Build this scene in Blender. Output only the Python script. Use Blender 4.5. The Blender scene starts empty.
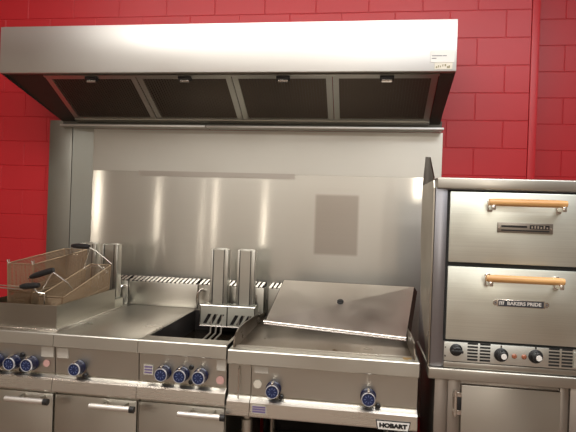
import bpy, bmesh, math, random
from mathutils import Vector, Matrix
random.seed(7)
sc = bpy.context.scene
col = sc.collection

# ------------------------------------------------------------------ camera
F_PX = 515.0
yaw, pit, rol = 0.1371, -0.0026, 0.034
fw = Vector((-math.sin(yaw)*math.cos(pit), math.cos(yaw)*math.cos(pit), math.sin(pit)))
r0 = Vector((math.cos(yaw), math.sin(yaw), 0)); u0 = r0.cross(fw)
rt = math.cos(rol)*r0 + math.sin(rol)*u0; up = -math.sin(rol)*r0 + math.cos(rol)*u0
cd = bpy.data.cameras.new('camera'); cam = bpy.data.objects.new('camera', cd); col.objects.link(cam)
m = Matrix((rt, up, -fw)).transposed().to_4x4(); m.translation = Vector((1.343, -3.148, 1.472))
cam.matrix_world = m
cd.sensor_width = 36; cd.lens = F_PX/576*36; cd.clip_start = .05
sc.camera = cam

# ------------------------------------------------------------------ light
EXPOSURE = 0.06
w = bpy.data.worlds.new('world'); sc.world = w; w.use_nodes = True
w.node_tree.nodes['Background'].inputs[0].default_value = (1.0, .90, .78, 1)
w.node_tree.nodes['Background'].inputs[1].default_value = .3
def area(name, loc, target, sx, sy, power, color):
    d = bpy.data.lights.new(name, 'AREA'); d.shape = 'RECTANGLE'; d.size = sx; d.size_y = sy
    d.energy = power; d.color = color
    o = bpy.data.objects.new(name, d); o.location = loc
    o.rotation_euler = (Vector(target)-Vector(loc)).to_track_quat('-Z', 'Y').to_euler(); col.objects.link(o)
    return o
area('ceiling_fill_light', (.5, -2.0, 3.44), (.5, -1.7, 0), 3.4, .9, 72, (1, .972, .925))  # unseen fill added overhead, placed clear of the hood's reflection
area('ceiling_fill_light', (2.8, -2.6, 3.44), (2.7, -2.2, 0), 1.6, .9, 48, (.94, .97, 1))  # added cooler fill, for sheen on the wall at the right
area('ceiling_fill_light', (.8, -6.0, 3.44), (.8, -6.0, 0), 5.0, 1.2, 120, (1, .972, .925))
# recessed downlights
for x in (-2.0, -1.06, -.54, 1.84):
    area('downlight', (x, -3.6, 3.44), (x, -3.3, 0), .16, .16, 1.6, (1, .86, .72))
# unseen narrow lights, added to draw the bright streaks on the splash
for x, z, wd, p in ((-3.12, 1.62, .10, 4.5), (-2.03, 1.45, .035, 1.5), (-1.25, 1.30, .02, .6), (-1.03, 1.50, .02, 1.1), (-.20, 1.30, .025, 1.4), (2.26, 1.95, .10, 7)):
    area('streak_light', (x, -5.2, z), (x+.3, 0, z), wd, .7, p, (1, .90, .78))
sc.view_settings.view_transform = 'Standard'; sc.view_settings.look = 'None'
sc.view_settings.exposure = EXPOSURE; sc.view_settings.gamma = 1; sc.view_settings.use_curve_mapping = False

# ------------------------------------------------------------------ materials
MATS = {}
def mat(name, color, rough=.5, metal=0., spec=.5, emit=None, coat=0.):
    if name in MATS: return MATS[name]
    M = bpy.data.materials.new(name); M.use_nodes = True
    b = M.node_tree.nodes['Principled BSDF']
    b.inputs['Base Color'].default_value = (*color, 1); b.inputs['Roughness'].default_value = rough
    b.inputs['Metallic'].default_value = metal; b.inputs['Specular IOR Level'].default_value = spec
    b.inputs['Coat Weight'].default_value = coat
    if emit: b.inputs['Emission Color'].default_value = (*color, 1); b.inputs['Emission Strength'].default_value = emit
    MATS[name] = M; return M

def steel(name, color, rough=.3, aniso=.0, grain=(2, 2, 260), smudge=.12, var=.10, scale=3., stretch=(1, 1, 1), tangent=(0, .25, 1), bump=.0):
    """brushed stainless: fine grain along the sheet, cloudy wiped smudges in the roughness"""
    M = mat(name, color, rough, 1.0); nt = M.node_tree; N = nt.nodes; L = nt.links
    b = N['Principled BSDF']
    g = N.new('ShaderNodeNewGeometry')
    mp = N.new('ShaderNodeMapping'); mp.inputs['Scale'].default_value = grain; L.new(g.outputs['Position'], mp.inputs['Vector'])
    n1 = N.new('ShaderNodeTexNoise'); n1.inputs['Scale'].default_value = 1; n1.inputs['Detail'].default_value = 3; L.new(mp.outputs[0], n1.inputs['Vector'])
    mp2 = N.new('ShaderNodeMapping'); mp2.inputs['Scale'].default_value = stretch; L.new(g.outputs['Position'], mp2.inputs['Vector'])
    n2 = N.new('ShaderNodeTexNoise'); n2.inputs['Scale'].default_value = scale; n2.inputs['Detail'].default_value = 2; n2.inputs['Roughness'].default_value = .45; L.new(mp2.outputs[0], n2.inputs['Vector'])
    r = N.new('ShaderNodeMapRange'); r.inputs['From Min'].default_value = .3; r.inputs['From Max'].default_value = .7
    r.inputs['To Min'].default_value = max(.04, rough-smudge); r.inputs['To Max'].default_value = rough+smudge
    L.new(n2.outputs['Fac'], r.inputs['Value'])
    a = N.new('ShaderNodeMath'); a.operation = 'MULTIPLY_ADD'; a.inputs[1].default_value = .05; a.inputs[2].default_value = -.025
    L.new(n1.outputs['Fac'], a.inputs[0])
    s = N.new('ShaderNodeMath'); s.operation = 'ADD'; L.new(r.outputs[0], s.inputs[0]); L.new(a.outputs[0], s.inputs[1]); L.new(s.outputs[0], b.inputs['Roughness'])
    mx = N.new('ShaderNodeMix'); mx.data_type = 'RGBA'
    mx.inputs[6].default_value = (*[c*(1-var) for c in color], 1); mx.inputs[7].default_value = (*[min(1, c*(1+var*.6)) for c in color], 1)
    ad = N.new('ShaderNodeMath'); ad.operation = 'MULTIPLY_ADD'; ad.inputs[1].default_value = .5; L.new(n1.outputs['Fac'], ad.inputs[0])
    hf = N.new('ShaderNodeMath'); hf.operation = 'MULTIPLY'; hf.inputs[1].default_value = .5; L.new(n2.outputs['Fac'], hf.inputs[0]); L.new(hf.outputs[0], ad.inputs[2])
    L.new(ad.outputs[0], mx.inputs[0]); L.new(mx.outputs[2], b.inputs['Base Color'])
    if aniso:
        b.inputs['Anisotropic'].default_value = aniso
        t = N.new('ShaderNodeCombineXYZ')
        for i in range(3): t.inputs[i].default_value = tangent[i]
        L.new(t.outputs[0], b.inputs['Tangent'])
    if bump:
        bp = N.new('ShaderNodeBump'); bp.inputs['Strength'].default_value = bump; bp.inputs['Distance'].default_value = .01
        L.new(n2.outputs['Fac'], bp.inputs['Height']); L.new(bp.outputs[0], b.inputs['Normal'])
    return M

S_HOOD = steel('hood_steel', (.69, .68, .65), .46, .3, smudge=.05, scale=1.6, var=.05, stretch=(1, 1, 3))
S_RAIL = steel('rail_steel', (.80, .77, .71), .28, .0, smudge=.01, var=.02)
S_UNIT = steel('unit_steel', (.565, .55, .495), .36, .3, smudge=.04, var=.05, scale=4)
S_TOP = steel('worktop_steel', (.50, .47, .42), .32, .0, smudge=.05, var=.08, scale=5)
S_LID = steel('cover_steel', (.72, .665, .60), .36, .0, smudge=.05, var=.06, scale=6)
S_DARK = steel('dark_frame_steel', (.36, .33, .29), .38, .0, smudge=.05)  # one even darker steel for lips, feet and pipes
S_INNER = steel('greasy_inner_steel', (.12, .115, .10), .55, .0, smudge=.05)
S_GRID = steel('griddle_plate_steel', (.20, .165, .13), .34, .0, smudge=.07, var=.2, scale=6)
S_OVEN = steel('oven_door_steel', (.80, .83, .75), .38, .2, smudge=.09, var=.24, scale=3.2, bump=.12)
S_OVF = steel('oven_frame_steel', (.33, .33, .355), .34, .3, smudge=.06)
S_STAND = steel('stand_steel', (.50, .48, .43), .36, .3, smudge=.04, var=.05)
S_STANDF = steel('stand_frame_steel', (.36, .325, .29), .38, .3, smudge=.04, var=.05)
S_WIRE = steel('basket_wire_steel', (.42, .32, .22), .4, .0)
S_BRIGHT = steel('polished_steel', (.80, .77, .72), .2, .0, smudge=.04)
S_FILT = steel('filter_mesh_steel', (.17, .14, .115), .5, .0, smudge=.05)
def splash(name, color, r1, r2, mixf):
    """brushed sheet: a tight streaky lobe over a broad hazy one"""
    M = steel(name, color, r2, .6, smudge=.05, var=.08, scale=1.8, stretch=(1.4, 1, .8)); nt = M.node_tree; N = nt.nodes; L = nt.links
    b = N['Principled BSDF']; b2 = N.new('ShaderNodeBsdfPrincipled'); b2.name = 'streak'
    b2.inputs['Metallic'].default_value = 1; b2.inputs['Roughness'].default_value = r1; b2.inputs['Anisotropic'].default_value = 1.0
    t = N.new('ShaderNodeCombineXYZ'); t.inputs[0].default_value = .03; t.inputs[2].default_value = 1; L.new(t.outputs[0], b2.inputs['Tangent'])
    L.new(b.inputs['Base Color'].links[0].from_socket, b2.inputs['Base Color'])
    mx = N.new('ShaderNodeMixShader'); mx.inputs[0].default_value = mixf; L.new(b.outputs[0], mx.inputs[1]); L.new(b2.outputs[0], mx.inputs[2])
    L.new(mx.outputs[0], N['Material Output'].inputs[0]); return M
S_SPL = splash('splash_steel', (.64, .62, .56), .145, .42, .42)
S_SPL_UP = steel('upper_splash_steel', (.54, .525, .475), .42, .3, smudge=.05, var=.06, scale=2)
BLACK = mat('black_plastic', (.012, .012, .013), .4)
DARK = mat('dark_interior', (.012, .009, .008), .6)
GAP = mat('gap_shade_black', (.01, .01, .01), .7)  # near-black that stands in for the shade in gaps and slots
BLUE = mat('blue_knob_plastic', (.007, .010, .04), .28)
BLUEF = mat('blue_dial_face', (.010, .02, .075), .3)
WHITE = mat('white_print', (.80, .78, .74), .5)
OFFW = mat('faded_label_paper', (.52, .49, .43), .6)
PINK = mat('pink_print', (.58, .34, .31), .5)
PURP = mat('purple_print', (.16, .12, .26), .5)
AMBER = mat('amber_indicator', (.30, .10, .05), .3)
OIL = mat('dark_frying_oil', (.012, .009, .006), .12, spec=.25)
GREYT = mat('grey_print', (.16, .16, .17), .5)
OLIVE = mat('olive_print', (.22, .2, .09), .5)
MARK = mat('brown_residue', (.08, .05, .02), .7)
YEL = mat('yellow_grease_stain', (.34, .22, .08), .4)

def wood():
    M = mat('handle_wood', (.62, .33, .12), .35); nt = M.node_tree; N = nt.nodes; L = nt.links
    g = N.new('ShaderNodeNewGeometry'); mp = N.new('ShaderNodeMapping'); mp.inputs['Scale'].default_value = (3, 60, 90); L.new(g.outputs['Position'], mp.inputs[0])
    n = N.new('ShaderNodeTexNoise'); n.inputs['Scale'].default_value = 1.2; n.inputs['Detail'].default_value = 4; L.new(mp.outputs[0], n.inputs['Vector'])
    c = N.new('ShaderNodeValToRGB'); c.color_ramp.elements[0].color = (.50, .24, .075, 1); c.color_ramp.elements[1].color = (.74, .43, .17, 1)
    c.color_ramp.elements[0].position = .3; c.color_ramp.elements[1].position = .7
    L.new(n.outputs['Fac'], c.inputs[0]); L.new(c.outputs[0], N['Principled BSDF'].inputs['Base Color']); return M
WOOD = wood()
def paint(name, color, rough, spec):
    M = mat(name, color, rough, spec=spec); nt = M.node_tree; N = nt.nodes; L = nt.links; b = N['Principled BSDF']
    g = N.new('ShaderNodeNewGeometry'); n = N.new('ShaderNodeTexNoise'); n.inputs['Scale'].default_value = 60; n.inputs['Detail'].default_value = 6
    L.new(g.outputs['Position'], n.inputs['Vector'])
    bp = N.new('ShaderNodeBump'); bp.inputs['Strength'].default_value = .25; bp.inputs['Distance'].default_value = .002; L.new(n.outputs['Fac'], bp.inputs['Height']); L.new(bp.outputs[0], b.inputs['Normal'])
    n2 = N.new('ShaderNodeTexNoise'); n2.inputs['Scale'].default_value = 2.5; L.new(g.outputs['Position'], n2.inputs['Vector'])
    mx = N.new('ShaderNodeMix'); mx.data_type = 'RGBA'; mx.inputs[6].default_value = (*[c*.9 for c in color], 1); mx.inputs[7].default_value = (*[c*1.08 for c in color], 1)
    L.new(n2.outputs['Fac'], mx.inputs[0]); L.new(mx.outputs[2], b.inputs['Base Color']); return M
RED = paint('red_block_paint', (.475, .012, .019), .42, .5)

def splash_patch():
    """the lower splash sheet has a duller rectangle, tinted darker in its base colour"""
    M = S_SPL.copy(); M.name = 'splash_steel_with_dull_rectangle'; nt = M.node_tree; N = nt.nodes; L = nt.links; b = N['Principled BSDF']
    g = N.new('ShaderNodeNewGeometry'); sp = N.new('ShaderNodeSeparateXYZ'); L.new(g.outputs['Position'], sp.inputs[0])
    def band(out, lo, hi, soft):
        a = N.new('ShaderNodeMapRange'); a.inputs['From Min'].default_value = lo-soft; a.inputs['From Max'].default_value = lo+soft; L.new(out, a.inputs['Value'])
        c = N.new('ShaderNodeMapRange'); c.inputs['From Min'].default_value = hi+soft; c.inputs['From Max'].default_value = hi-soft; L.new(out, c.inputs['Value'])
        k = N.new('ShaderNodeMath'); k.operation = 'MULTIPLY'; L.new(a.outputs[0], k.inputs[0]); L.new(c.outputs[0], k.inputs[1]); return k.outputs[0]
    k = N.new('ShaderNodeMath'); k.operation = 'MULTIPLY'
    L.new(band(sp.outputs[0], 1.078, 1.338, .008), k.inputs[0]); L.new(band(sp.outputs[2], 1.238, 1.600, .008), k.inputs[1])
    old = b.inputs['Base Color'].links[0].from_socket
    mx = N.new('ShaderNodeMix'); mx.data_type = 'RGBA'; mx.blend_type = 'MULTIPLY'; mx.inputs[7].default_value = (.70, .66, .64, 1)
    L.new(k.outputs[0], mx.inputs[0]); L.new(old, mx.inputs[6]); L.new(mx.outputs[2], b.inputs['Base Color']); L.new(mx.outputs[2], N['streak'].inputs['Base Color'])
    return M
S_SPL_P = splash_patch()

# ------------------------------------------------------------------ helpers
ROOT = {}                                       # name of object -> world location of its thing
def worldloc(o):
    v = Vector((0, 0, 0))
    while o is not None: v += o.location; o = o.parent
    return v
def thing(name, label, cat, loc, group=None):
    o = bpy.data.objects.new(name, None); o.empty_display_size = .1; col.objects.link(o); o.location = loc
    o['label'] = label; o['category'] = cat
    if group: o['group'] = group
    return o
KEEP = ('mesh_body', 'rim_wire', 'flue_grille', 'filter_baffle', 'label_print', 'dial_print', 'printed_lines', 'printed_marks', 'plate_relief', 'plate_emblem', 'residue')
def clusters(bm):
    """groups of faces: pieces of one part that lie close together stay one, far-apart pieces part"""
    bm.verts.index_update(); seen = {}; isl = []
    for v in bm.verts:
        if v in seen: continue
        st = [v]; seen[v] = len(isl); cur = []
        while st:
            a = st.pop(); cur.append(a)
            for e in a.link_edges:
                b = e.other_vert(a)
                if b not in seen: seen[b] = len(isl); st.append(b)
        isl.append(cur)
    bb = [([min(v.co[k] for v in c) for k in range(3)], [max(v.co[k] for v in c) for k in range(3)]) for c in isl]
    sz = [max(h[k]-l[k] for k in range(3)) for l, h in bb]; par = list(range(len(isl)))
    def fnd(a):
        while par[a] != a: a = par[a]
        return a
    for a in range(len(isl)):
        for b in range(a+1, len(isl)):
            gp = math.sqrt(sum(max(0, bb[a][0][k]-bb[b][1][k], bb[b][0][k]-bb[a][1][k])**2 for k in range(3)))
            if gp <= max(.004, .12*max(sz[a], sz[b]) if max(sz[a], sz[b]) < .2 else .012): par[fnd(a)] = fnd(b)
    out = {}
    for a, c in enumerate(isl): out.setdefault(fnd(a), []).extend(c)
    return list(out.values())
def finish(name, bm, m, parent=None, smooth=False, label=None):
    bmesh.ops.recalc_face_normals(bm, faces=bm.faces)
    off = worldloc(parent) if parent is not None else Vector((0, 0, 0))
    groups = None
    if parent is not None and name not in KEEP:
        g = clusters(bm)
        if len(g) > 1: groups = g
    bms = []
    if groups:
        for grp in groups:
            nb = bmesh.new(); mp = {v: nb.verts.new(v.co) for v in grp}
            for f in {f for v in grp for f in v.link_faces}: nb.faces.new([mp[v] for v in f.verts])
            bms.append(nb)
        bm.free()
    else: bms = [bm]
    first = None
    for b_ in bms:
        for v in b_.verts: v.co -= off
        b_.normal_update()
        me = bpy.data.meshes.new(name); b_.to_mesh(me); b_.free()
        me.materials.append(m)
        if smooth:
            for p in me.polygons: p.use_smooth = True
            me.set_sharp_from_angle(angle=math.radians(35))
        o = bpy.data.objects.new(name, me); col.objects.link(o)
        if parent is not None: o.parent = parent
        if label: o['label'] = label
        first = first or o
    return first
def B(bm, x0, x1, y0, y1, z0, z1, bev=0., seg=2):
    vs = [bm.verts.new((x, y, z)) for x in (x0, x1) for y in (y0, y1) for z in (z0, z1)]
    idx = ((0, 1, 3, 2), (4, 6, 7, 5), (0, 4, 5, 1), (2, 3, 7, 6), (0, 2, 6, 4), (1, 5, 7, 3))
    fs = [bm.faces.new([vs[i] for i in f]) for f in idx]
    if bev:
        es = list({e for f in fs for e in f.edges})
        bmesh.ops.bevel(bm, geom=es, offset=bev, segments=seg, affect='EDGES', profile=.5)
def box(name, x0, x1, y0, y1, z0, z1, m, parent, bev=.002, label=None):
    bm = bmesh.new(); B(bm, x0, x1, y0, y1, z0, z1, bev); return finish(name, bm, m, parent, bev > 0, label)
def prism(bm, pts, a, b, axis='x', bev=0):
    """polygon pts in the two other axes, swept from a to b along axis"""
    def P(p, t): return (t, p[0], p[1]) if axis == 'x' else ((p[0], t, p[1]) if axis == 'y' else (p[0], p[1], t))
    A = [bm.verts.new(P(p, a)) for p in pts]; C = [bm.verts.new(P(p, b)) for p in pts]
    fs = [bm.faces.new(A), bm.faces.new(C[::-1])]; n = len(pts)
    for i in range(n): fs.append(bm.faces.new((A[i], A[(i+1) % n], C[(i+1) % n], C[i])))
    if bev:
        es = list({e for f in fs for e in f.edges}); bmesh.ops.bevel(bm, geom=es, offset=bev, segments=2, affect='EDGES', profile=.5)
def plate(bm, quad, t):
    """thick plate from four world corners, thickness t along its normal (backwards)"""
    q = [Vector(p) for p in quad]; n = (q[1]-q[0]).cross(q[3]-q[0]).normalized()*t
    A = [bm.verts.new(p) for p in q]; C = [bm.verts.new(p+n) for p in q]
    bm.faces.new(A); bm.faces.new(C[::-1])
    for i in range(4): bm.faces.new((A[i], A[(i+1) % 4], C[(i+1) % 4], C[i]))
def tube(bm, pts, r, seg=10, cap=True):
    pts = [Vector(p) for p in pts]; rings = []
    prev = None
    for i, p in enumerate(pts):
        d = (pts[min(i+1, len(pts)-1)]-pts[max(i-1, 0)]).normalized()
        a = prev if prev is not None else (Vector((0, 0, 1)) if abs(d.z) < .9 else Vector((1, 0, 0)))
        s = d.cross(a).normalized(); a = s.cross(d).normalized(); prev = a
        rr = r[i] if isinstance(r, (list, tuple)) else r
        rings.append([bm.verts.new(p+s*math.cos(2*math.pi*k/seg)*rr+a*math.sin(2*math.pi*k/seg)*rr) for k in range(seg)])
    for A, C in zip(rings, rings[1:]):
        for k in range(seg): bm.faces.new((A[k], A[(k+1) % seg], C[(k+1) % seg], C[k]))
    if cap: bm.faces.new(rings[0][::-1]); bm.faces.new(rings[-1])
def disc_y(bm, x, z, prof, seg=28):
    """solid of revolution round a -y axis: prof = [(y, radius)...]"""
    tube(bm, [(x, y, z) for y, _ in prof], [r for _, r in prof], seg)
def copy_thing(root, delta, label=None):
    c = root.copy(); col.objects.link(c); c.location = root.location+Vector(delta)
    if label: c['label'] = label
    def rec(a, b):
        for ch in [o for o in a.children]:
            d = ch.copy(); col.objects.link(d); d.parent = b; rec(ch, d)
    rec(root, c); return c
def copy_part(o, parent, delta):
    d = o.copy(); col.objects.link(d); d.parent = parent; d.location = Vector(o.location)+Vector(delta)
    for ch in list(o.children):
        e = ch.copy(); col.objects.link(e); e.parent = d
    return d
def lettering(name, text, size, loc, m, parent, sx=1., depth=.001, bold=0.0):
    cu = bpy.data.curves.new(name, 'FONT'); cu.body = text; cu.size = size; cu.align_x = 'CENTER'; cu.align_y = 'CENTER'; cu.extrude = depth; cu.offset = bold
    cu.resolution_u = 3
    t = bpy.data.objects.new(name+'_curve', cu); col.objects.link(t)
    bpy.context.view_layer.update()
    me = bpy.data.meshes.new_from_object(t.evaluated_get(bpy.context.evaluated_depsgraph_get()))
    bpy.data.objects.remove(t); bpy.data.curves.remove(cu)
    R = Matrix.Rotation(math.pi/2, 4, 'X')
    for v in me.vertices:
        c = R @ Vector((v.co.x*sx, v.co.y, v.co.z)); v.co = c+Vector(loc)-worldloc(parent)
    me.materials.clear(); me.materials.append(m); me.name = name
    o = bpy.data.objects.new(name, me); col.objects.link(o); o.parent = parent; return o
def struct(o): o['kind'] = 'structure'; return o

# ------------------------------------------------------------------ the room
def block_wall(name, x0, x1, zlist, yface, joint0, period, stag, thick=.12, ends=False):
    """painted block wall: each block has its own eased edges round recessed joints"""
    bm = bmesh.new(); B(bm, x0, x1, yface+.0028, yface+thick, zlist[0], zlist[-1])
    g = .0012
    for r in range(len(zlist)-1):
        z0, z1 = zlist[r], zlist[r+1]
        s = joint0+(stag if r % 2 else 0); k = math.floor((x0-s)/period); xs = [x0]
        while True:
            k += 1; x = s+k*period
            if x > x1-.03: break
            if x > x0+.03: xs.append(x)
        xs.append(x1)
        for a, b in zip(xs, xs[1:]):
            B(bm, a+(g if a != x0 else 0), b-(g if b != x1 else 0), yface, yface+.02, z0+g, z1-g, .0026, 1)
    return struct(finish(name, bm, RED))
P = .162
zl = [1.252+P*k for k in range(-7, 15)]
zl = [0.0]+[z for z in zl if z > .02]
block_wall('wall_back', -4.2, 2.296, zl, 0.0, 1.836, .319, .1595)
bm = bmesh.new(); B(bm, 2.298, 2.342, -.003, .3, 0, zl[-1], .004, 2); struct(finish('trim_1', bm, RED, smooth=True))
zr = [0.0]+[z+.022 for z in zl[1:]]
block_wall('wall_right', 2.345, 5.2, zr, .22, 2.40, .322, .161)
bm = bmesh.new(); B(bm, -4.2, 5.2, -7.4, .34, -.1, 0)
FLOOR = mat('quarry_tile', (.11, .05, .035), .5)
nt = FLOOR.node_tree; bt = nt.nodes.new('ShaderNodeTexBrick'); g = nt.nodes.new('ShaderNodeNewGeometry'); nt.links.new(g.outputs['Position'], bt.inputs['Vector'])
bt.inputs['Color1'].default_value = (.24, .17, .13, 1); bt.inputs['Color2'].default_value = (.20, .145, .11, 1); bt.inputs['Mortar'].default_value = (.10, .09, .08, 1)
bt.offset = 0; bt.inputs['Scale'].default_value = 1; bt.inputs['Brick Width'].default_value = .2; bt.inputs['Row Height'].default_value = .2; bt.inputs['Mortar Size'].default_value = .006
nt.links.new(bt.outputs['Color'], nt.nodes['Principled BSDF'].inputs['Base Color'])
struct(finish('floor', bm, FLOOR))
bm = bmesh.new(); B(bm, -4.3, -4.2, -7.4, .34, 0, 3.5); struct(finish('wall_left', bm, mat('far_wall_paint', (.46, .40, .33), .7)))
bm = bmesh.new(); B(bm, 5.2, 5.3, -7.4, .34, 0, 3.5); struct(finish('wall_side', bm, mat('far_wall_paint', (.46, .40, .33), .7)))
bm = bmesh.new(); B(bm, -4.2, 5.2, -7.4, .34, 3.5, 3.6); struct(finish('ceiling', bm, mat('ceiling_tile', (.78, .76, .72), .8)))
bm = bmesh.new(); B(bm, -4.2, 5.2, -7.5, -7.4, 0, 3.5); struct(finish('wall_front', bm, mat('far_wall_paint', (.46, .40, .33), .7)))

# ------------------------------------------------------------------ stainless splash panel behind the line
sp = thing('backsplash_panel', 'tall brushed stainless steel backsplash sheet fixed to the wall under the hood', 'backsplash', (.6, -.01, .86))
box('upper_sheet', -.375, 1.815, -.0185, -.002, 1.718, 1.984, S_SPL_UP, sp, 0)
box('reflected_bar', -.062, .944, -.0200, -.0185, 1.690, 1.722, steel('reflected_bar_steel', (.42, .385, .345), .40, .4, smudge=.04), sp, 0)  # dark reflected bar on the sheet, painted as a darker strip
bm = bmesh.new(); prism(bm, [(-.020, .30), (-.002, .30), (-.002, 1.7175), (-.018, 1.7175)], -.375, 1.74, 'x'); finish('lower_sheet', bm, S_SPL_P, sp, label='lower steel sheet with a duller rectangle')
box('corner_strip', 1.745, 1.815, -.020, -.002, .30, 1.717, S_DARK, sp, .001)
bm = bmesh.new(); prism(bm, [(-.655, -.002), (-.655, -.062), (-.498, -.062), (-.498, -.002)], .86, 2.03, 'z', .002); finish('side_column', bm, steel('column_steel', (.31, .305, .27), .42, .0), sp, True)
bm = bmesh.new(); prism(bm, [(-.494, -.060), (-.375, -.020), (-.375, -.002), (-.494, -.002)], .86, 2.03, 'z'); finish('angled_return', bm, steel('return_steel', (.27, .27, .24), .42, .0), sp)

# ------------------------------------------------------------------ hood
hd = thing('extractor_hood', 'wide stainless steel extractor hood on the red block wall', 'hood', (.55, -.24, 2.0))
bm = bmesh.new()
B(bm, -.700, 1.799, -.486, -.474, 2.218, 2.478, .002)
finish('front_panel', bm, S_HOOD, hd, True)
box('top_panel', -.556, 1.799, -.474, -.004, 2.466, 2.478, S_HOOD, hd)
box('bottom_lip', -.700, 1.799, -.474, -.452, 2.216, 2.222, S_DARK, hd, .001)
bm = bmesh.new(); prism(bm, [(-.474, 2.218), (-.474, 2.466), (-.004, 2.466), (-.004, 2.05)], 1.789, 1.799, 'x'); finish('end_panel', bm, S_INNER, hd)
bm = bmesh.new(); plate(bm, [(-.700, -.474, 2.218), (-.556, -.080, 2.020), (-.556, -.004, 2.466), (-.700, -.474, 2.466)], .008); finish('end_panel', bm, S_INNER, hd)
# sloping underside: blank ends and four filters
Y0, Z0, Y1, Z1 = -.450, 2.218, -.085, 2.022
def slope(t, d=0): # point down the slope, d = drop under it
    n = Vector((0, (Z0-Z1), (Y1-Y0))).normalized()  # pointing up/back
    p = Vector((0, Y0+(Y1-Y0)*t, Z0+(Z1-Z0)*t))-n*d
    return p.y, p.z
def slab(bm, x0, x1, t0, t1, d0, d1):
    a, b, c, d = slope(t0, d0), slope(t1, d0), slope(t1, d1), slope(t0, d1)
    prism(bm, [a, b, c, d], x0, x1, 'x')
bm = bmesh.new(); a, b = slope(0), slope(1); prism(bm, [(-.695, a[0]), (-.455, a[0]), (-.455, b[0]), (-.556, b[0])], 0, .006, 'z')
for v in bm.verts: v.co.z += a[1]+(b[1]-a[1])*(v.co.y-a[0])/(b[0]-a[0])
slab(bm, 1.725, 1.788, 0, 1, -.01, 0); finish('blank_panel', bm, S_INNER, hd)
bm = bmesh.new(); slab(bm, -.455, 1.725, -.0, .035, -.012, .008); slab(bm, -.455, 1.725, .93, 1.0, -.012, .010); finish('filter_rail', bm, S_UNIT, hd)
pitch = (1.722+.452)/4
for i in range(4):
    x0 = -.452+i*pitch
    if i == 0:
        bm = bmesh.new(); slab(bm, x0+.03, x0+pitch-.03, .07, .90, -.006, .0)
        fl = finish('grease_filter', bm, S_FILT, hd, label='dark grease filter in a steel frame')
        bm = bmesh.new(); slab(bm, x0+.002, x0+.034, .035, .93, -.01, .006); slab(bm, x0+pitch-.034, x0+pitch-.002, .035, .93, -.01, .006)
        slab(bm, x0+.034, x0+pitch-.034, .035, .075, -.01, .006); slab(bm, x0+.034, x0+pitch-.034, .885, .93, -.01, .006)
        finish('filter_frame', bm, S_UNIT, fl)
        bm = bmesh.new()
        for k in range(30):
            xx = x0+.045+k*(pitch-.09)/29; slab(bm, xx-.003, xx+.003, .08, .88, .0, .004)
        finish('filter_baffle', bm, S_FILT, fl)
        cx = x0+.283; bm = bmesh.new(); slab(bm, cx-.036, cx+.036, .02, .085, .006, .018); finish('latch_plate', bm, BLACK, fl)
        bm = bmesh.new(); y, z = slope(.07, .024); tube(bm, [(cx-.026, y, z), (cx+.026, y, z)], .009, 10); finish('latch_handle', bm, S_BRIGHT, fl, True)
    else: copy_part(fl, hd, (pitch*i, 0, 0))
bm = bmesh.new(); B(bm, -.553, .398, -.118, -.024, 1.985, 1.998, .002); B(bm, .404, 1.806, -.118, -.024, 1.985, 1.998, .002)
finish('rear_ledge', bm, S_HOOD, hd, True)
box('rear_strip', -.553, 1.799, -.080, -.070, 1.998, 2.04, S_INNER, hd, 0)
st = thing('paper_sticker', 'white printed maker sticker at the right end of the hood front', 'sticker', (1.73, -.487, 2.29))
box('sticker_sheet', 1.672, 1.787, -.4885, -.4865, 2.262, 2.322, WHITE, st, 0)
bm = bmesh.new()
for z, a, b in ((2.294, 1.678, 1.728), (2.294, 1.731, 1.75), (2.281, 1.678, 1.70)):
    B(bm, a, b, -.4892, -.4885, z-.002, z+.002)
finish('printed_lines', bm, GREYT, st)
box('lower_label', 1.692, 1.779, -.4885, -.4865, 2.226, 2.260, mat('cream_label_paper', (.72, .68, .58), .6), st, 0)
bm = bmesh.new()
for k in range(7):
    a = 1.698+k*.0105+random.uniform(0, .002); zz = 2.243+random.uniform(-.006, .005); B(bm, a, a+random.uniform(.004, .009), -.4892, -.4885, zz-.006, zz+random.uniform(.002, .008))
finish('printed_marks', bm, OLIVE, st)

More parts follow.
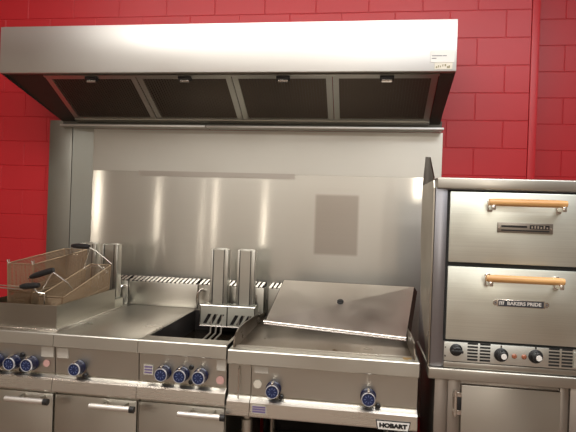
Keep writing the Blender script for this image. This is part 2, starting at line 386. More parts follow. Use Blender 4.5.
# ------------------------------------------------------------------ cooking units
def knob(parent, x, z, yf=-1.022, r=.0325, name='control_knob'):
    """blue dial with silver ring; yf = face"""
    yb = yf+.046
    bm = bmesh.new(); disc_y(bm, x, z, [(yb, r*1.0), (yb-.008, r*1.02), (yb-.012, r*.9), (yf+.012, r*.92), (yf+.004, r*.90), (yf+.001, r*.82)])
    k = finish(name, bm, BLUE, parent, True)
    bm = bmesh.new()
    for a, b in ((yf-.0015, r*.84),):
        n = 28; ring = []
        for j in range(n):
            t = 2*math.pi*j/n; ring.append([bm.verts.new((x+math.cos(t)*q, y, z+math.sin(t)*q)) for q, y in ((r*.78, yf+.002), (r*.79, yf-.003), (r*.84, yf-.003), (r*.88, yf+.003))])
        for j in range(n):
            A, C = ring[j], ring[(j+1) % n]
            for q in range(3): bm.faces.new((A[q], A[q+1], C[q+1], C[q]))
    finish('ring', bm, mat('silver_ring', (.62, .62, .65), .35, .4), k, True)
    bm = bmesh.new(); disc_y(bm, x, z, [(yf+.002, r*.78), (yf-.001, r*.78)]); finish('dial_face', bm, BLUEF, k)
    bm = bmesh.new()
    for j in range(8):
        t = 2*math.pi*j/8; 
        p = Vector((math.cos(t), 0, math.sin(t))); s = Vector((-math.sin(t), 0, math.cos(t)))*.0012
        q = [Vector((x, yf-.0014, z))+p*r*.30-s, Vector((x, yf-.0014, z))+p*r*.30+s, Vector((x, yf-.0014, z))+p*r*.55+s, Vector((x, yf-.0014, z))+p*r*.55-s]
        plate(bm, q, .0006)
    finish('dial_print', bm, mat('pale_blue_print', (.16, .2, .36), .5), k)
    bm = bmesh.new(); B(bm, x-.004, x+.004, yf-.002, yf+.03, z+r*.78, z+r*1.12, .001); finish('pointer', bm, S_BRIGHT, k)
    return k
def lamp_dot(parent, x, z, y=-.978):
    bm = bmesh.new(); disc_y(bm, x, z, [(y+.004, .011), (y-.004, .011), (y-.007, .008)], 16); finish('indicator_light', bm, BLACK, parent, True)
def label(parent, x0, x1, z0, z1, m, y=-.9795, lines=None):
    bm = bmesh.new(); B(bm, x0, x1, y-.0015, y+.001, z0, z1); o = finish('rating_label', bm, m, parent)
    if lines:
        bm = bmesh.new(); n = 3
        for k in range(n):
            z = z0+(z1-z0)*(k+.8)/(n+.6); B(bm, x0+.004, x1-.004, y-.0022, y-.0015, z-.0035, z+.0035)
        finish('label_print', bm, lines, o)
    return o
def roundel(parent, x, z, m, r=.016, y=-.9795):
    bm = bmesh.new(); disc_y(bm, x, z, [(y+.001, r), (y-.0015, r)], 20); return finish('round_label', bm, m, parent)
def bar_handle(parent, x0, x1, z):
    bm = bmesh.new(); tube(bm, [(x0, -1.045, z), (x1-.018, -1.045, z)], .0125, 14)
    h = finish('door_handle', bm, steel('handle_steel', (.86, .84, .80), .42, .0, smudge=.03), parent, True)
    bm = bmesh.new(); tube(bm, [(x1-.020, -1.045, z), (x1, -1.045, z)], .0145, 14); finish('end_cap', bm, BLACK, h, True)
    bm = bmesh.new()
    for x in (x0+.045, x1-.06): tube(bm, [(x, -1.045, z-.003), (x, -.972, z-.003)], .006, 8)
    finish('standoff', bm, S_UNIT, h, True)
def vent_comb(bm, x0, x1, y=-.17, z=1.040, n=None):
    """leaning slot bars over a flue opening"""
    k = n or int((x1-x0)/.0255); d = (x1-x0)/k
    for i in range(k):
        a = x0+i*d
        A = [bm.verts.new(p) for p in ((a, y-.028, z), (a+d*.55, y-.028, z), (a+d*.55+.010, y+.035, z+.022), (a+.010, y+.035, z+.022))]
        C = [bm.verts.new(v.co+Vector((0, .003, -.010))) for v in A]
        bm.faces.new(A); bm.faces.new(C[::-1])
        for j in range(4): bm.faces.new((A[j], A[(j+1) % 4], C[(j+1) % 4], C[j]))
def backguard(root, x0, x1, spout_at=None, ztop=1.040):
    bm = bmesh.new(); B(bm, x0+.002, x1-.002, -.20, -.085, .88, ztop, .003)
    g_ = finish('backguard', bm, S_UNIT, root, True)
    box('flue_opening', x0+.004, x1-.004, -.194, -.10, ztop, ztop+.005, DARK, g_, 0); box('flue_opening', x0+.004, x1-.004, -.128, -.10, ztop+.005, ztop+.024, DARK, g_, 0)
    bm = bmesh.new(); vent_comb(bm, x0+.004, x1-.004, -.168, ztop+.004)
    finish('flue_grille', bm, S_BRIGHT, g_)
    return g_
def spout(parent, x, z0=.925, z1=1.005):
    bm = bmesh.new()
    pts = [(x+.014, -.200, z1), (x+.006, -.216, z1+.009), (x-.006, -.230, z1+.006), (x-.013, -.240, z1-.010), (x-.016, -.244, z1-.045), (x-.012, -.240, z0+.01), (x-.004, -.225, z0)]
    tube(bm, pts, .0085, 10); return finish('water_spout', bm, S_BRIGHT, parent, True)

def nosing(root, x0, x1, z0, z1):
    bm = bmesh.new(); prism(bm, [(-.972, z0), (-.996, z0), (-.998, z0+.003), (-.994, z1-.004), (-.990, z1), (-.972, z1)], x0, x1, 'x'); finish('front_nosing', bm, S_UNIT, root)
def unit_body(root, x0, x1, top=True, deck=.842):
    
    if top:
        box('worktop', x0+.001, x1-.001, -.975, -.205, .842, .900, S_TOP, root, .001)
        nosing(root, x0+.001, x1-.001, .842, .900)
    box('carcass', x0+.004, x1-.004, -.955, -.09, .10, deck, S_UNIT, root, .001)
    bm = bmesh.new(); prism(bm, [(-.950, .712), (-.971, .716), (-.979, .842), (-.950, .842)], x0+.002, x1-.002, 'x'); finish('control_panel', bm, S_UNIT, root)
    bm = bmesh.new(); prism(bm, [(-.950, .640), (-.996, .640), (-1.000, .646), (-.993, .692), (-.988, .699), (-.950, .722)], x0+.001, x1-.001, 'x'); finish('bumper_rail', bm, S_RAIL, root)
    d = box('door', x0+.006, x1-.006, -.974, -.955, .14, .622, S_UNIT, root, .002)
    bar_handle(d, x1-.190, x1+.014, .611)
    bm = bmesh.new()
    for x in (x0+.05, x1-.05):
        for y in (-.90, -.15): tube(bm, [(x, y, 0), (x, y, .10)], .02, 10)
    finish('foot', bm, S_DARK, root)
    return d

# fryer under the raised tray
fr = thing('deep_fryer', 'stainless deep fryer with three blue knobs and a raised tray of wire baskets', 'fryer', (-.2, -.55, 0))
unit_body(fr, -.40, 0.0)
for x in (-.281, -.196, -.111): knob(fr, x, .757)
lamp_dot(fr, -.160, .790); lamp_dot(fr, -.163, .722)
label(fr, -.066, -.006, .790, .838, OFFW); roundel(fr, -.040, .760, PINK)
bg = backguard(fr, -.40, -.022, None)
spout(bg, -.045)
bm = bmesh.new()   # raised tray: open box on the fryer top
t0, t1 = -.398, -.020
B(bm, t0, t1, -.945, -.940, .902, 1.016, .001); B(bm, t0, t1, -.375, -.370, .902, 1.016, .001)
B(bm, t0, t0+.004, -.940, -.375, .902, 1.016); B(bm, t1-.004, t1, -.940, -.375, .902, 1.016)
B(bm, t0+.004, t1-.004, -.940, -.375, .902, .907)
finish('raised_tray', bm, steel('tray_steel', (.42, .40, .35), .34, .0, smudge=.05), fr)
bm = bmesh.new(); B(bm, t0, t1+.012, -.958, -.945, .900, .910, .002); B(bm, t1, t1+.012, -.945, -.30, .900, .910, .002); finish('tray_flange', bm, S_BRIGHT, fr, True)

# element heads of a fryer: tall channels on brackets with slotted buckets
def element_head(root, x, y=-.30, z0=.952, z1=1.262, w=.102):
    bm = bmesh.new()
    B(bm, x, x+.014, y, y+.055, z0, z1, .002); B(bm, x+w-.022, x+w, y, y+.055, z0, z1, .002)
    B(bm, x+.014, x+w-.022, y+.006, y+.020, z0, z1-.004); B(bm, x+.006, x+w-.01, y+.035, y+.054, z0, z1+.004, .002)
    c = finish('element_cover', bm, S_UNIT, root, True)
    bm = bmesh.new(); B(bm, x+.012, x+.0165, y+.002, y+.0065, z0, z1-.002); B(bm, x+w-.026, x+w-.0215, y+.002, y+.0065, z0, z1-.002); finish('shadow_gap', bm, GAP, c)  # dark strips put in for the shade in the channel creases
    # bracket bucket
    bx0, bx1, bz0, bz1 = x-.028, x+w+.018, .838, .950
    bm = bmesh.new()
    plate(bm, [(bx0, y-.06, bz0), (bx1, y-.06, bz0), (bx1, y-.06, bz0+.012), (bx0, y-.06, bz0+.012)], .003)
    plate(bm, [(bx0, y-.06, bz1-.012), (bx1, y-.06, bz1-.012), (bx1, y-.06, bz1), (bx0, y-.06, bz1)], .003)
    s = .030; n = 3
    # face with three leaning slots
    xa, xb = bx0, bx1; zlo, zhi = bz0+.012, bz1-.045
    plate(bm, [(xa, y-.06, zhi), (xb, y-.06, zhi), (xb, y-.06, bz1-.012), (xa, y-.06, bz1-.012)], .003)
    edges = [xa+.012+k*.036 for k in range(3)]; sw = .021
    plate(bm, [(xa, y-.06, zlo), (edges[0], y-.06, zlo), (edges[0]+s, y-.06, zhi), (xa, y-.06, zhi)], .003)
    for k in range(2): plate(bm, [(edges[k]+sw, y-.06, zlo), (edges[k+1], y-.06, zlo), (edges[k+1]+s, y-.06, zhi), (edges[k]+sw+s, y-.06, zhi)], .003)
    plate(bm, [(edges[2]+sw, y-.06, zlo), (xb, y-.06, zlo), (xb, y-.06, zhi), (edges[2]+sw+s, y-.06, zhi)], .003)
    B(bm, bx0, bx0+.003, y-.06, y+.05, bz0, bz1); B(bm, bx1-.003, bx1, y-.06, y+.05, bz0, bz1)
    B(bm, bx0, bx1, y-.06, y+.05, bz0, bz0+.003); B(bm, bx0, bx1, y-.004, y+.05, bz1-.003, bz1)
    k_ = finish('slotted_bracket', bm, steel('bracket_steel', (.74, .74, .66), .5), root)
    box('bracket_inside', bx0+.004, bx1-.004, y-.050, y-.006, bz0+.004, bz1-.006, DARK, k_, 0)
    bm = bmesh.new()
    tube(bm, [(bx0-.004, y-.064, bz0), (bx0-.004, y-.064, bz1+.002), (bx1+.004, y-.064, bz1+.002), (bx1+.004, y-.064, bz0), (bx0-.004, y-.064, bz0)], .0035, 6)
    tube(bm, [(bx0-.004, y-.064, bz0), (bx1+.004, y-.064, bz0)], .004, 6)
    finish('wire_rim', bm, S_BRIGHT, k_, True)
    return c
element_head(fr, -.286); element_head(fr, -.150)

# infill unit
iu = thing('flat_top_unit', 'stainless unit with an empty flat top and a single blue knob', 'cooking unit', (.2, -.55, 0))
unit_body(iu, 0, .40); knob(iu, .118, .755)
lamp_dot(iu, .148, .718); label(iu, .012, .066, .790, .836, OFFW)
backguard(iu, -.022, .412)

# open fryer
of = thing('deep_fryer', 'stainless deep fryer with an open dark oil well between the flat top and griddle', 'fryer', (.6, -.55, 0))
unit_body(of, .40, .80, top=False, deck=.74)
bm = bmesh.new()
nosing(of, .401, .799, .842, .900); B(bm, .401, .799, -.975, -.905, .897, .900); B(bm, .401, .414, -.905, -.24, .897, .900); B(bm, .787, .799, -.905, -.24, .897, .900); B(bm, .414, .787, -.240, -.205, .897, .900)
finish('worktop', bm, S_TOP, of, True)

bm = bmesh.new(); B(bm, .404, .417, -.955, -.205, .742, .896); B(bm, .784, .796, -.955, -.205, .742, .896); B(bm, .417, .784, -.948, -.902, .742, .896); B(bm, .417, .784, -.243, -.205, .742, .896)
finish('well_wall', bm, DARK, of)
box('frying_oil', .4175, .7835, -.9015, -.2435, .742, .785, OIL, of, 0)
for x, z in ((.519, .762), (.602, .761), (.686, .761)): knob(of, x, z)
lamp_dot(of, .641, .792); lamp_dot(of, .641, .728)
label(of, .755, .795, .788, .838, OFFW); roundel(of, .772, .746, PINK, .018)
label(of, .424, .468, .746, .790, OFFW, lines=PURP)
bg = backguard(of, .414, .812); spout(bg, .440)
box('access_plate', .738, .772, -.2035, -.1995, .93, 1.00, S_DARK, bg, .001)
element_head(of, .514); element_head(of, .668)
bm = bmesh.new()
for x in (.545, .575, .605, .70, .73, .76): tube(bm, [(x, -.34, .935), (x, -.37, .800), (x, -.55, .790)], .006, 8)
finish('heating_element', bm, S_DARK, of, True)

# wire baskets
def basket(name, lab, x0, x1, y0, y1, zb, zf, zr, grp=None):
    """fine wire-mesh basket; zb bottom, zf front rim, zr rear rim"""
    t = thing(name, lab, 'basket', ((x0+x1)/2, (y0+y1)/2, zb), grp)
    bm = bmesh.new(); s = .0075; q = .0011; ins = .012
    def wire(a, b):
        a = Vector(a); b = Vector(b); tube(bm, [a, b], q, 4, False)
    def rim(y): return zf+(zr-zf)*(y-y0)/(y1-y0)
    n = int((y1-y0)/s)
    for k in range(n+1):
        y = y0+(y1-y0)*k/n
        for xt, xb_ in ((x0, x0+ins), (x1, x1-ins)): wire((xt, y, rim(y)), (xb_, y, zb))
        wire((x0+ins, y, zb), (x1-ins, y, zb))
    n = int((x1-x0)/s)
    for k in range(n+1):
        x = x0+(x1-x0)*k/n; xb_ = x0+ins+(x1-x0-2*ins)*k/n
        wire((x, y0, zf), (xb_, y0, zb)); wire((x, y1, zr), (xb_, y1, zb)); 
        if k % 2 == 0: wire((xb_, y0, zb), (xb_, y1, zb))
    n = int((max(zf, zr)-zb)/s)
    for k in range(n+1):
        f = k/n; i = ins*(1-f)
        A = (x0+i, y0, zb+(zf-zb)*f); Bp = (x1-i, y0, zb+(zf-zb)*f); Cp = (x1-i, y1, zb+(zr-zb)*f); D = (x0+i, y1, zb+(zr-zb)*f)
        wire(A, Bp); wire(Bp, Cp); wire(Cp, D); wire(D, A)
    finish('mesh_body', bm, S_WIRE, t)
    bm = bmesh.new()
    for f, i in ((1, 0), (0, ins), (.5, ins*.5)):
        P4 = [(x0+i, y0, zb+(zf-zb)*f), (x1-i, y0, zb+(zf-zb)*f), (x1-i, y1, zb+(zr-zb)*f), (x0+i, y1, zb+(zr-zb)*f)]
        for a in range(4): tube(bm, [P4[a], P4[(a+1) % 4]], .0032 if f == 1 else .002, 6)
    for x, y, z in ((x0, y0, zf), (x1, y0, zf), (x0, y1, zr), (x1, y1, zr)):
        tube(bm, [(x, y, z), (x+(ins if x == x0 else -ins), y, zb)], .003, 6)
    finish('rim_wire', bm, S_WIRE, t, True)
    return t
def handle(t, a, b, rods):
    bm = bmesh.new(); a = Vector(a); b = Vector(b)
    pts = [a+(b-a)*k/6 for k in range(7)]; tube(bm, pts, [.008, .013, .0145, .0145, .0145, .014, .011], 10)
    h = finish('handle_grip', bm, BLACK, t, True)
    bm = bmesh.new()
    for r in rods: tube(bm, r, .0032, 7)
    finish('handle_wire', bm, S_BRIGHT, h, True)
b1 = basket('wire_basket', 'tall wire fryer basket on the left of the tray, black grip at its rear', -.318, -.182, -.895, -.42, .925, 1.195, 1.235)
handle(b1, (-.215, -.52, 1.262), (-.105, -.53, 1.262), [[(-.215, -.52, 1.258), (-.222, -.50, 1.215), (-.19, -.50, 1.215)], [(-.105, -.53, 1.258), (-.085, -.50, 1.24), (.018-.05, -.42, 1.165)], [(-.105, -.53, 1.255), (-.15, -.50, 1.14), (-.08, -.48, 1.16), (-.035, -.46, 1.115)]])
bm = bmesh.new()
for x in (-.314, -.188): tube(bm, [(x, -.895, 1.192), (x-.006, -.898, 1.212), (x+.006, -.898, 1.214), (x+.006, -.896, 1.195)], .003, 6)
finish('hanging_hook', bm, S_BRIGHT, b1, True)
b2 = basket('wire_basket', 'low wire fryer basket on the right of the tray, fat black grip over its front', -.158, -.036, -.885, -.42, .925, 1.045, 1.155)
handle(b2, (-.196, -.90, 1.135), (-.078, -.90, 1.176), [[(-.206, -.90, 1.128), (-.19, -.90, 1.137)], [(-.085, -.90, 1.166), (-.03, -.86, 1.112), (-.036, -.80, 1.07)], [(-.080, -.90, 1.17), (-.14, -.885, 1.08), (-.158, -.885, 1.045)], [(-.07, -.44, 1.09), (-.045, -.44, 1.12), (-.07, -.44, 1.145)]])
b3 = basket('wire_basket', 'small wire basket nested inside the tall left basket, thin black grip at front', -.302, -.198, -.865, -.60, .955, 1.075, 1.075)
handle(b3, (-.228, -.925, 1.092), (-.132, -.925, 1.104), [[(-.395, -.92, 1.094), (-.23, -.925, 1.092)], [(-.395, -.92, 1.094), (-.37, -.90, 1.078), (-.23, -.90, 1.074)], [(-.17, -.92, 1.092), (-.15, -.91, 1.066), (-.12, -.90, 1.062), (-.12, -.90, 1.01)], [(-.25, -.90, 1.075), (-.25, -.865, 1.075)]])

for t in (b1, b2, b3): t.location.x += .008

# griddle
gr = thing('griddle', 'wide stainless griddle with two blue knobs beside the oven, a loose cover on its plate', 'griddle', (1.2, -.55, 0))
X0, X1 = .806, 1.607
bm = bmesh.new(); nosing(gr, X0, X1, .826, .885); B(bm, X0, X1, -.975, -.935, .826, .885); B(bm, X0, X0+.012, -.935, -.205, .80, .885); B(bm, X1-.012, X1, -.935, -.205, .80, .885)
finish('front_rail', bm, S_UNIT, gr, True)
box('casing', X0+.004, X1-.004, -.955, -.09, .615, .835, S_UNIT, gr, .001)
bm = bmesh.new(); prism(bm, [(-.950, .690), (-.971, .692), (-.979, .826), (-.950, .826)], X0+.104, X1-.002, 'x'); finish('control_panel', bm, S_UNIT, gr)
bm = bmesh.new(); prism(bm, [(-.950, .690), (-.971, .692), (-.979, .826), (-.950, .826)], X0+.002, X0+.100, 'x'); finish('drain_panel', bm, S_UNIT, gr)
bm = bmesh.new()
for a, b in ((X0+.001, X0+.100), (X0+.103, X1-.001)): prism(bm, [(-.950, .606), (-.996, .606), (-1.000, .612), (-.993, .664), (-.988, .671), (-.950, .698)], a, b, 'x')
finish('bumper_rail', bm, S_RAIL, gr)
bm = bmesh.new(); tube(bm, [(X0+.050, -.976, .815), (X0+.050, -.992, .805), (X0+.052, -1.000, .70), (X0+.052, -.996, .680)], .0035, 8); finish('drain_pull', bm, S_BRIGHT, gr, True)
knob(gr, 1.007, .728); knob(gr, 1.406, .729)
lamp_dot(gr, 1.040, .694); lamp_dot(gr, 1.447, .690)
label(gr, .922, .982, .790, .826, OFFW); roundel(gr, .937, .742, mat('worn_label', (.62, .57, .48), .6), .018)
label(gr, .918, .982,   .624, .660, OFFW, -.9985, PURP)
# plate
box('griddle_plate', X0+.014, X1-.013, -.932, -.21, .850, .878, S_GRID, gr, .001)
bm = bmesh.new()   # low curved splash walls round the plate
prof = [(-.955, .884), (-.952, .905), (-.94, .928), (-.91, .944), (-.85, .952), (-.72, .952), (-.50, .937), (-.30, .913), (-.22, .905), (-.22, .876), (-.955, .876)]
prism(bm, prof, X0+.012, X0+.018, 'x'); prism(bm, prof, X1-.018, X1-.012, 'x')
finish('side_splash', bm, S_GRID, gr)
bm = bmesh.new(); B(bm, X0+.02, X1-.02, -.938, -.925, .876, .893, .002); finish('front_lip', bm, S_TOP, gr, True)
backguard(gr, .834, X1, ztop=1.040)
bm = bmesh.new()
for x, y in ((X0+.075, -.90), (X1-.06, -.90), (X0+.075, -.16), (X1-.06, -.16)): tube(bm, [(x, y, 0), (x, y, .56), (x, y, .565), (x, y, .616)], [.026, .026, .017, .017], 14)
finish('leg', bm, S_UNIT, gr, True)
bm = bmesh.new(); B(bm, X0+.06, X1-.05, -.88, -.18, .20, .215); finish('under_shelf', bm, S_DARK, gr)
box('shade_rear_panel', X0+.01, X1-.01, -.10, -.09, .02, .612, mat('under_shade_black', (.02, .017, .015), .7), gr, 0)  # black sheets added to stand in for the shade under the griddle
box('shade_side_panel', X1-.012, X1-.006, -.90, -.11, .02, .612, mat('under_shade_black', (.02, .017, .015), .7), gr, 0)
bm = bmesh.new(); tube(bm, [(1.19, -.80, .54), (1.19, -.80, .615)], .02, 12); tube(bm, [(.985, -.86, .22), (.985, -.86, .615)], .006, 8); finish('drain_pipe', bm, S_DARK, gr, True)
# maker badge
bz = .6215; bm = bmesh.new(); prism(bm, [(1.439, bz+.021), (1.580, bz+.021), (1.572, bz-.019), (1.447, bz-.019)], -.9965, -1.001, 'y'); bd = finish('badge', bm, BLACK, gr)
bm = bmesh.new(); prism(bm, [(1.443, bz+.0175), (1.576, bz+.0175), (1.569, bz-.0155), (1.450, bz-.0155)], -1.0009, -1.0018, 'y'); finish('badge_plate', bm, WHITE, bd)
lettering('badge_letters', 'HOBART', .0225, (1.5095, -1.0026, bz+.0008), BLACK, bd, 1.24, .0006, .0016)

# residue on the plate
bm = bmesh.new()
for k in range(6):
    x = 1.262+random.uniform(-.012, .012); y = -.86+random.uniform(-.03, .035); tube(bm, [(x, y, .8784), (x, y, .8794+.003*random.random())], [.010, .003], 7)
finish('residue', bm, MARK, gr)
bm = bmesh.new(); tube(bm, [(1.558, -.955, .8852), (1.558, -.955, .8858)], [.010, .007], 14); B(bm, 1.545, 1.580, -.943, -.9385, .880, .890); finish('grease_stain', bm, YEL, gr)

# lid leaning back on the plate
ld = thing('griddle_cover', 'loose sheet steel cover with a dark centre hole, leaning back on the griddle', 'cover', (1.25, -.6, .88))
bl, br, tr_, tl = Vector((.895, -.590, .936)), Vector((1.582, -.660, .914)), Vector((1.645, -.345, 1.111)), Vector((.938, -.285, 1.105))
bm = bmesh.new(); plate(bm, [bl, br, tr_, tl], -.003)
finish('cover_sheet', bm, S_LID, ld)
n = (br-bl).cross(tl-bl).normalized()
if n.y > 0: n = -n
bm = bmesh.new()
def strip(a, b, d, t=.003):
    q = [a, b, b+d, a+d]; plate(bm, q, t)
dn = -n*.030
strip(br, tr_, dn+Vector((.018, 0, 0))); strip(tl, tr_, dn*.6); strip(bl, tl, dn)
finish('side_flange', bm, mat('matt_dark_edge', (.07, .06, .048), .85, spec=.1), ld)  # even dark brown, matt and non-metallic, unlike the cover sheet
bm = bmesh.new(); fwd = Vector((0, -.016, -.004))
strip(bl+Vector((-.008, 0, 0)), br, fwd+Vector((0, 0, -.012)), .003); tube(bm, [bl+Vector((-.010, -.006, -.004)), br+Vector((.0, -.006, -.004))], .007, 10); finish('rolled_edge', bm, S_BRIGHT, ld, True)
cx = (bl+br+tr_+tl)/4+Vector((-.005, -.001, -.0)); cx = cx+(tl-bl)*.04
q = n.to_track_quat('Z', 'Y').to_matrix()
bm = bmesh.new(); tube(bm, [cx-n*.001, cx+n*.012, cx+n*.014], [.017, .017, .012], 16); tube(bm, [cx+n*.001+Vector((.012, 0, -.022)), cx+n*.010+Vector((.012, 0, -.022))], [.010, .008], 12); finish('knob_stub', bm, BLACK, ld, True)

# ------------------------------------------------------------------ pizza deck oven
ov = thing('deck_oven', 'double deck stainless pizza oven with two wooden handled doors', 'oven', (1.98, -.8, .892))
OX0, OX1, OY = 1.641, 2.325, -1.040
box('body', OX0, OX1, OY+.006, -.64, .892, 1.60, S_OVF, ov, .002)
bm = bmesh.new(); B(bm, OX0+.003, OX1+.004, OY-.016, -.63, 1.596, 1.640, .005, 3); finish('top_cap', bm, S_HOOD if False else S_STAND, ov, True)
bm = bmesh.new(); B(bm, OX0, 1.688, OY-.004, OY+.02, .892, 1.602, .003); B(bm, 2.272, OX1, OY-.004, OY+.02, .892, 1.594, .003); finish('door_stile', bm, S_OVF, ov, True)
box('door_recess_shade', 1.689, 2.271, OY+.000, OY+.0055, .995, 1.593, GAP, ov, 0)
def deck_door(z0, z1, hz, nm):
    bm = bmesh.new(); B(bm, 1.696, 2.264, OY-.012, OY+.002, z0, z1, .004, 2); d = finish('deck_door', bm, S_OVEN, ov, True)
    bm = bmesh.new(); xs = [1.831+(2.110-1.831)*k/8 for k in range(9)]
    tube(bm, [(x, OY-.062, hz) for x in xs], [.0125, .0145, .0145, .0145, .0145, .0145, .0145, .0145, .0125], 14)
    h = finish('door_handle', bm, WOOD, d, True, label='round wooden handle')
    bm = bmesh.new()
    for x in (1.838, 2.090): 
        B(bm, x, x+.016, OY-.078, OY-.012, hz-.030, hz-.010, .004); B(bm, x-.002, x+.018, OY-.018, OY-.011, hz-.036, hz+.014, .002)
    finish('handle_bracket', bm, S_BRIGHT, h, True)
    return d
d1 = deck_door(1.308, 1.586, 1.546, 'up'); d2 = deck_door(1.003, 1.292, 1.256, 'low')
# upper door: worn plate, lower door: name plate
pm = steel('worn_plate_steel', (.34, .31, .27), .35)
pl = box('name_plate', 1.876, 2.080, OY-.017, OY-.012, 1.431, 1.470, pm, d1, .001, 'worn name plate with its letters rubbed off')
bm = bmesh.new(); B(bm, 1.890, 1.985, OY-.0185, OY-.0168, 1.452, 1.460); B(bm, 1.890, 2.066, OY-.0185, OY-.0168, 1.438, 1.443); B(bm, 1.995, 2.066, OY-.0185, OY-.0168, 1.448, 1.463)
finish('plate_relief', bm, BLACK, pl)
bm = bmesh.new()
for k in range(6): xx = 2.0+k*.011; B(bm, xx, xx+.006, OY-.0195, OY-.0184, 1.450, 1.450+random.uniform(.006, .012))
for x in (1.882, 2.073): disc_y(bm, x, 1.450, [(OY-.017, .004), (OY-.019, .003)], 10)
finish('rivet', bm, S_BRIGHT, pl)
bm = bmesh.new(); B(bm, 1.884, 2.062, OY-.016, OY-.012, 1.144, 1.172, .001)
for x in (1.880, 2.066): disc_y(bm, x, 1.158, [(OY-.012, .0105), (OY-.0155, .0105)], 16)
pl = finish('name_plate', bm, S_BRIGHT, d2, True, 'bright riveted name plate')
box('plate_field', 1.889, 2.056, OY-.0172, OY-.016, 1.146, 1.170, mat('dark_plate_enamel', (.05, .055, .065), .4), pl, 0)
lettering('plate_letters', 'BAKERS PRIDE', .0180, (1.984, OY-.0178, 1.158), WHITE, pl, 1.10, .0006, .0006)
bm = bmesh.new()
for k in range(3): prism(bm, [(1.893+k*.0065, 1.165), (1.898+k*.0065, 1.165), (1.8945+k*.0065, 1.151), (1.8915+k*.0065, 1.151)], OY-.0172, OY-.0184, 'y')
finish('plate_emblem', bm, WHITE, pl)
for x in (1.879, 2.067):
    bm = bmesh.new(); disc_y(bm, x, 1.158, [(OY-.0155, .004), (OY-.018, .003)], 10); finish('rivet', bm, GREYT, pl)
# control strip
cp = box('control_strip', 1.692, 2.269, OY-.012, OY+.004, .918, .994, steel('control_strip_steel', (.80, .83, .79), .42), ov, .002)
box('sill', 1.692, 2.269, OY-.010, OY+.004, .8925, .915, S_STAND, ov, .002)
bm = bmesh.new()
for x0 in (1.781, 1.828, 2.082, 2.129):
    for k in range(6):
        z = .929+k*.0125; B(bm, x0, x0+.039, OY-.0128, OY-.0118, z-.0036, z+.0036)
finish('vent_slot_shade', bm, GAP, cp)
def oven_knob(x, z, r, face):
    bm = bmesh.new(); disc_y(bm, x, z, [(OY-.012, r), (OY-.016, r*1.0), (OY-.020, r*.72), (OY-.038, r*.66), (OY-.040, r*.55)], 24)
    k = finish('dial_knob', bm, BLACK, cp, True)
    bm = bmesh.new()
    if face: disc_y(bm, x+.004, z, [(OY-.0395, r*.42), (OY-.042, r*.40)], 18); finish('knob_cap', bm, WHITE, k)
    else: B(bm, x-r*.9, x+r*.9, OY-.048, OY-.036, z-.005, z+.005, .002); finish('knob_grip', bm, BLACK, k)
    if face:
        bm = bmesh.new(); B(bm, x-.0025, x+.0025, OY-.0135, OY-.0118, z+r+.001, z+r+.010); finish('dial_mark', bm, BLACK, k)
oven_knob(1.738, .964, .024, False); oven_knob(1.907, .956, .0265, True); oven_knob(2.034, .959, .0265, True)
for x in (1.956, 1.992):
    bm = bmesh.new(); disc_y(bm, x, .954, [(OY-.011, .0095), (OY-.015, .0095), (OY-.019, .005)], 16); finish('indicator_light', bm, AMBER, cp, True)
bm = bmesh.new(); B(bm, 2.172, 2.260, OY-.0155, OY-.012, .925, .985, .001)
sp_ = finish('side_plate', bm, S_OVEN, cp)
bm = bmesh.new(); disc_y(bm, 2.196, .960, [(OY-.0150, .011), (OY-.019, .009)], 16); finish('side_button', bm, WHITE, sp_)
bm = bmesh.new(); B(bm, 1.6945, 1.6995, OY-.014, OY-.0115, .935, .941); B(bm, 1.6945, 1.6995, OY-.014, OY-.0115, .970, .974); finish('screw', bm, BLACK, cp)
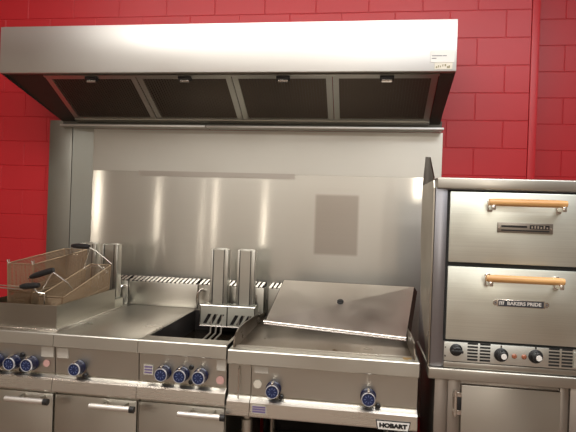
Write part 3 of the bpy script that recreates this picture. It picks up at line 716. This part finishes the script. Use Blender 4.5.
# side guard sheet standing proud of the oven's left flank
gd = thing('side_guard', 'thin upright steel guard sheet against the left flank of the oven', 'guard', (1.637, -.8, .87))
bm = bmesh.new(); prism(bm, [(-1.036, .892), (-1.0, .892), (-.74, 1.12), (-.66, 1.40), (-.66, 1.63), (-1.02, 1.63), (-1.036, 1.60)], 1.634, 1.6395, 'x'); finish('guard_sheet', bm, steel('guard_steel', (.46, .43, .37), .34, .0), gd)
bm = bmesh.new(); prism(bm, [(-.66, 1.631), (-.735, 1.757), (-.87, 1.740), (-1.012, 1.642), (-1.014, 1.631)], 1.634, 1.6395, 'x'); finish('reflection_dark_upstand', bm, steel('reflection_dark_steel', (.055, .035, .025), .45), gd, label='upstand with a dark reflection put into its colour')  # what the upstand mirrors is painted in as dark steel

# stand under the oven
sd = thing('oven_stand', 'stainless cabinet stand with shelf top carrying the deck oven', 'stand', (2.0, -.7, 0))
bm = bmesh.new(); B(bm, 1.634, 2.60, -1.062, -.62, .846, .890, .005, 3); finish('shelf_top', bm, S_STAND, sd, True)
box('cabinet_body', 1.664, 2.58, -1.020, -.62, .10, .845, S_STANDF, sd, .002)
bm = bmesh.new(); B(bm, 1.664, 1.712, -1.034, -1.02, .10, .842, .003); B(bm, 1.716, 1.764, -1.030, -1.02, .10, .842, .002); B(bm, 2.135, 2.166, -1.030, -1.02, .10, .842, .002); B(bm, 2.171, 2.58, -1.034, -1.02, .10, .842, .003)
finish('face_frame', bm, S_STANDF, sd, True)
cdz = box('cabinet_door', 1.766, 2.133, -1.046, -1.021, .14, .826, S_STAND, sd, .003)
bm = bmesh.new(); B(bm, 1.735, 1.768, -1.044, -1.032, .775, .795, .003); B(bm, 1.735, 1.768, -1.044, -1.032, .705, .725, .003); tube(bm, [(1.744, -1.046, .702), (1.744, -1.046, .802)], .007, 10); finish('hinge', bm, S_BRIGHT, cdz, True)
box('hinge_block', 1.748, 1.765, -1.046, -1.031, .726, .773, BLACK, cdz, .001)
bm = bmesh.new()
for x, y in ((1.70, -.97), (2.54, -.97), (1.70, -.30), (2.54, -.30)): tube(bm, [(x, y, 0), (x, y, .10)], .022, 12)
finish('foot', bm, S_DARK, sd, True)
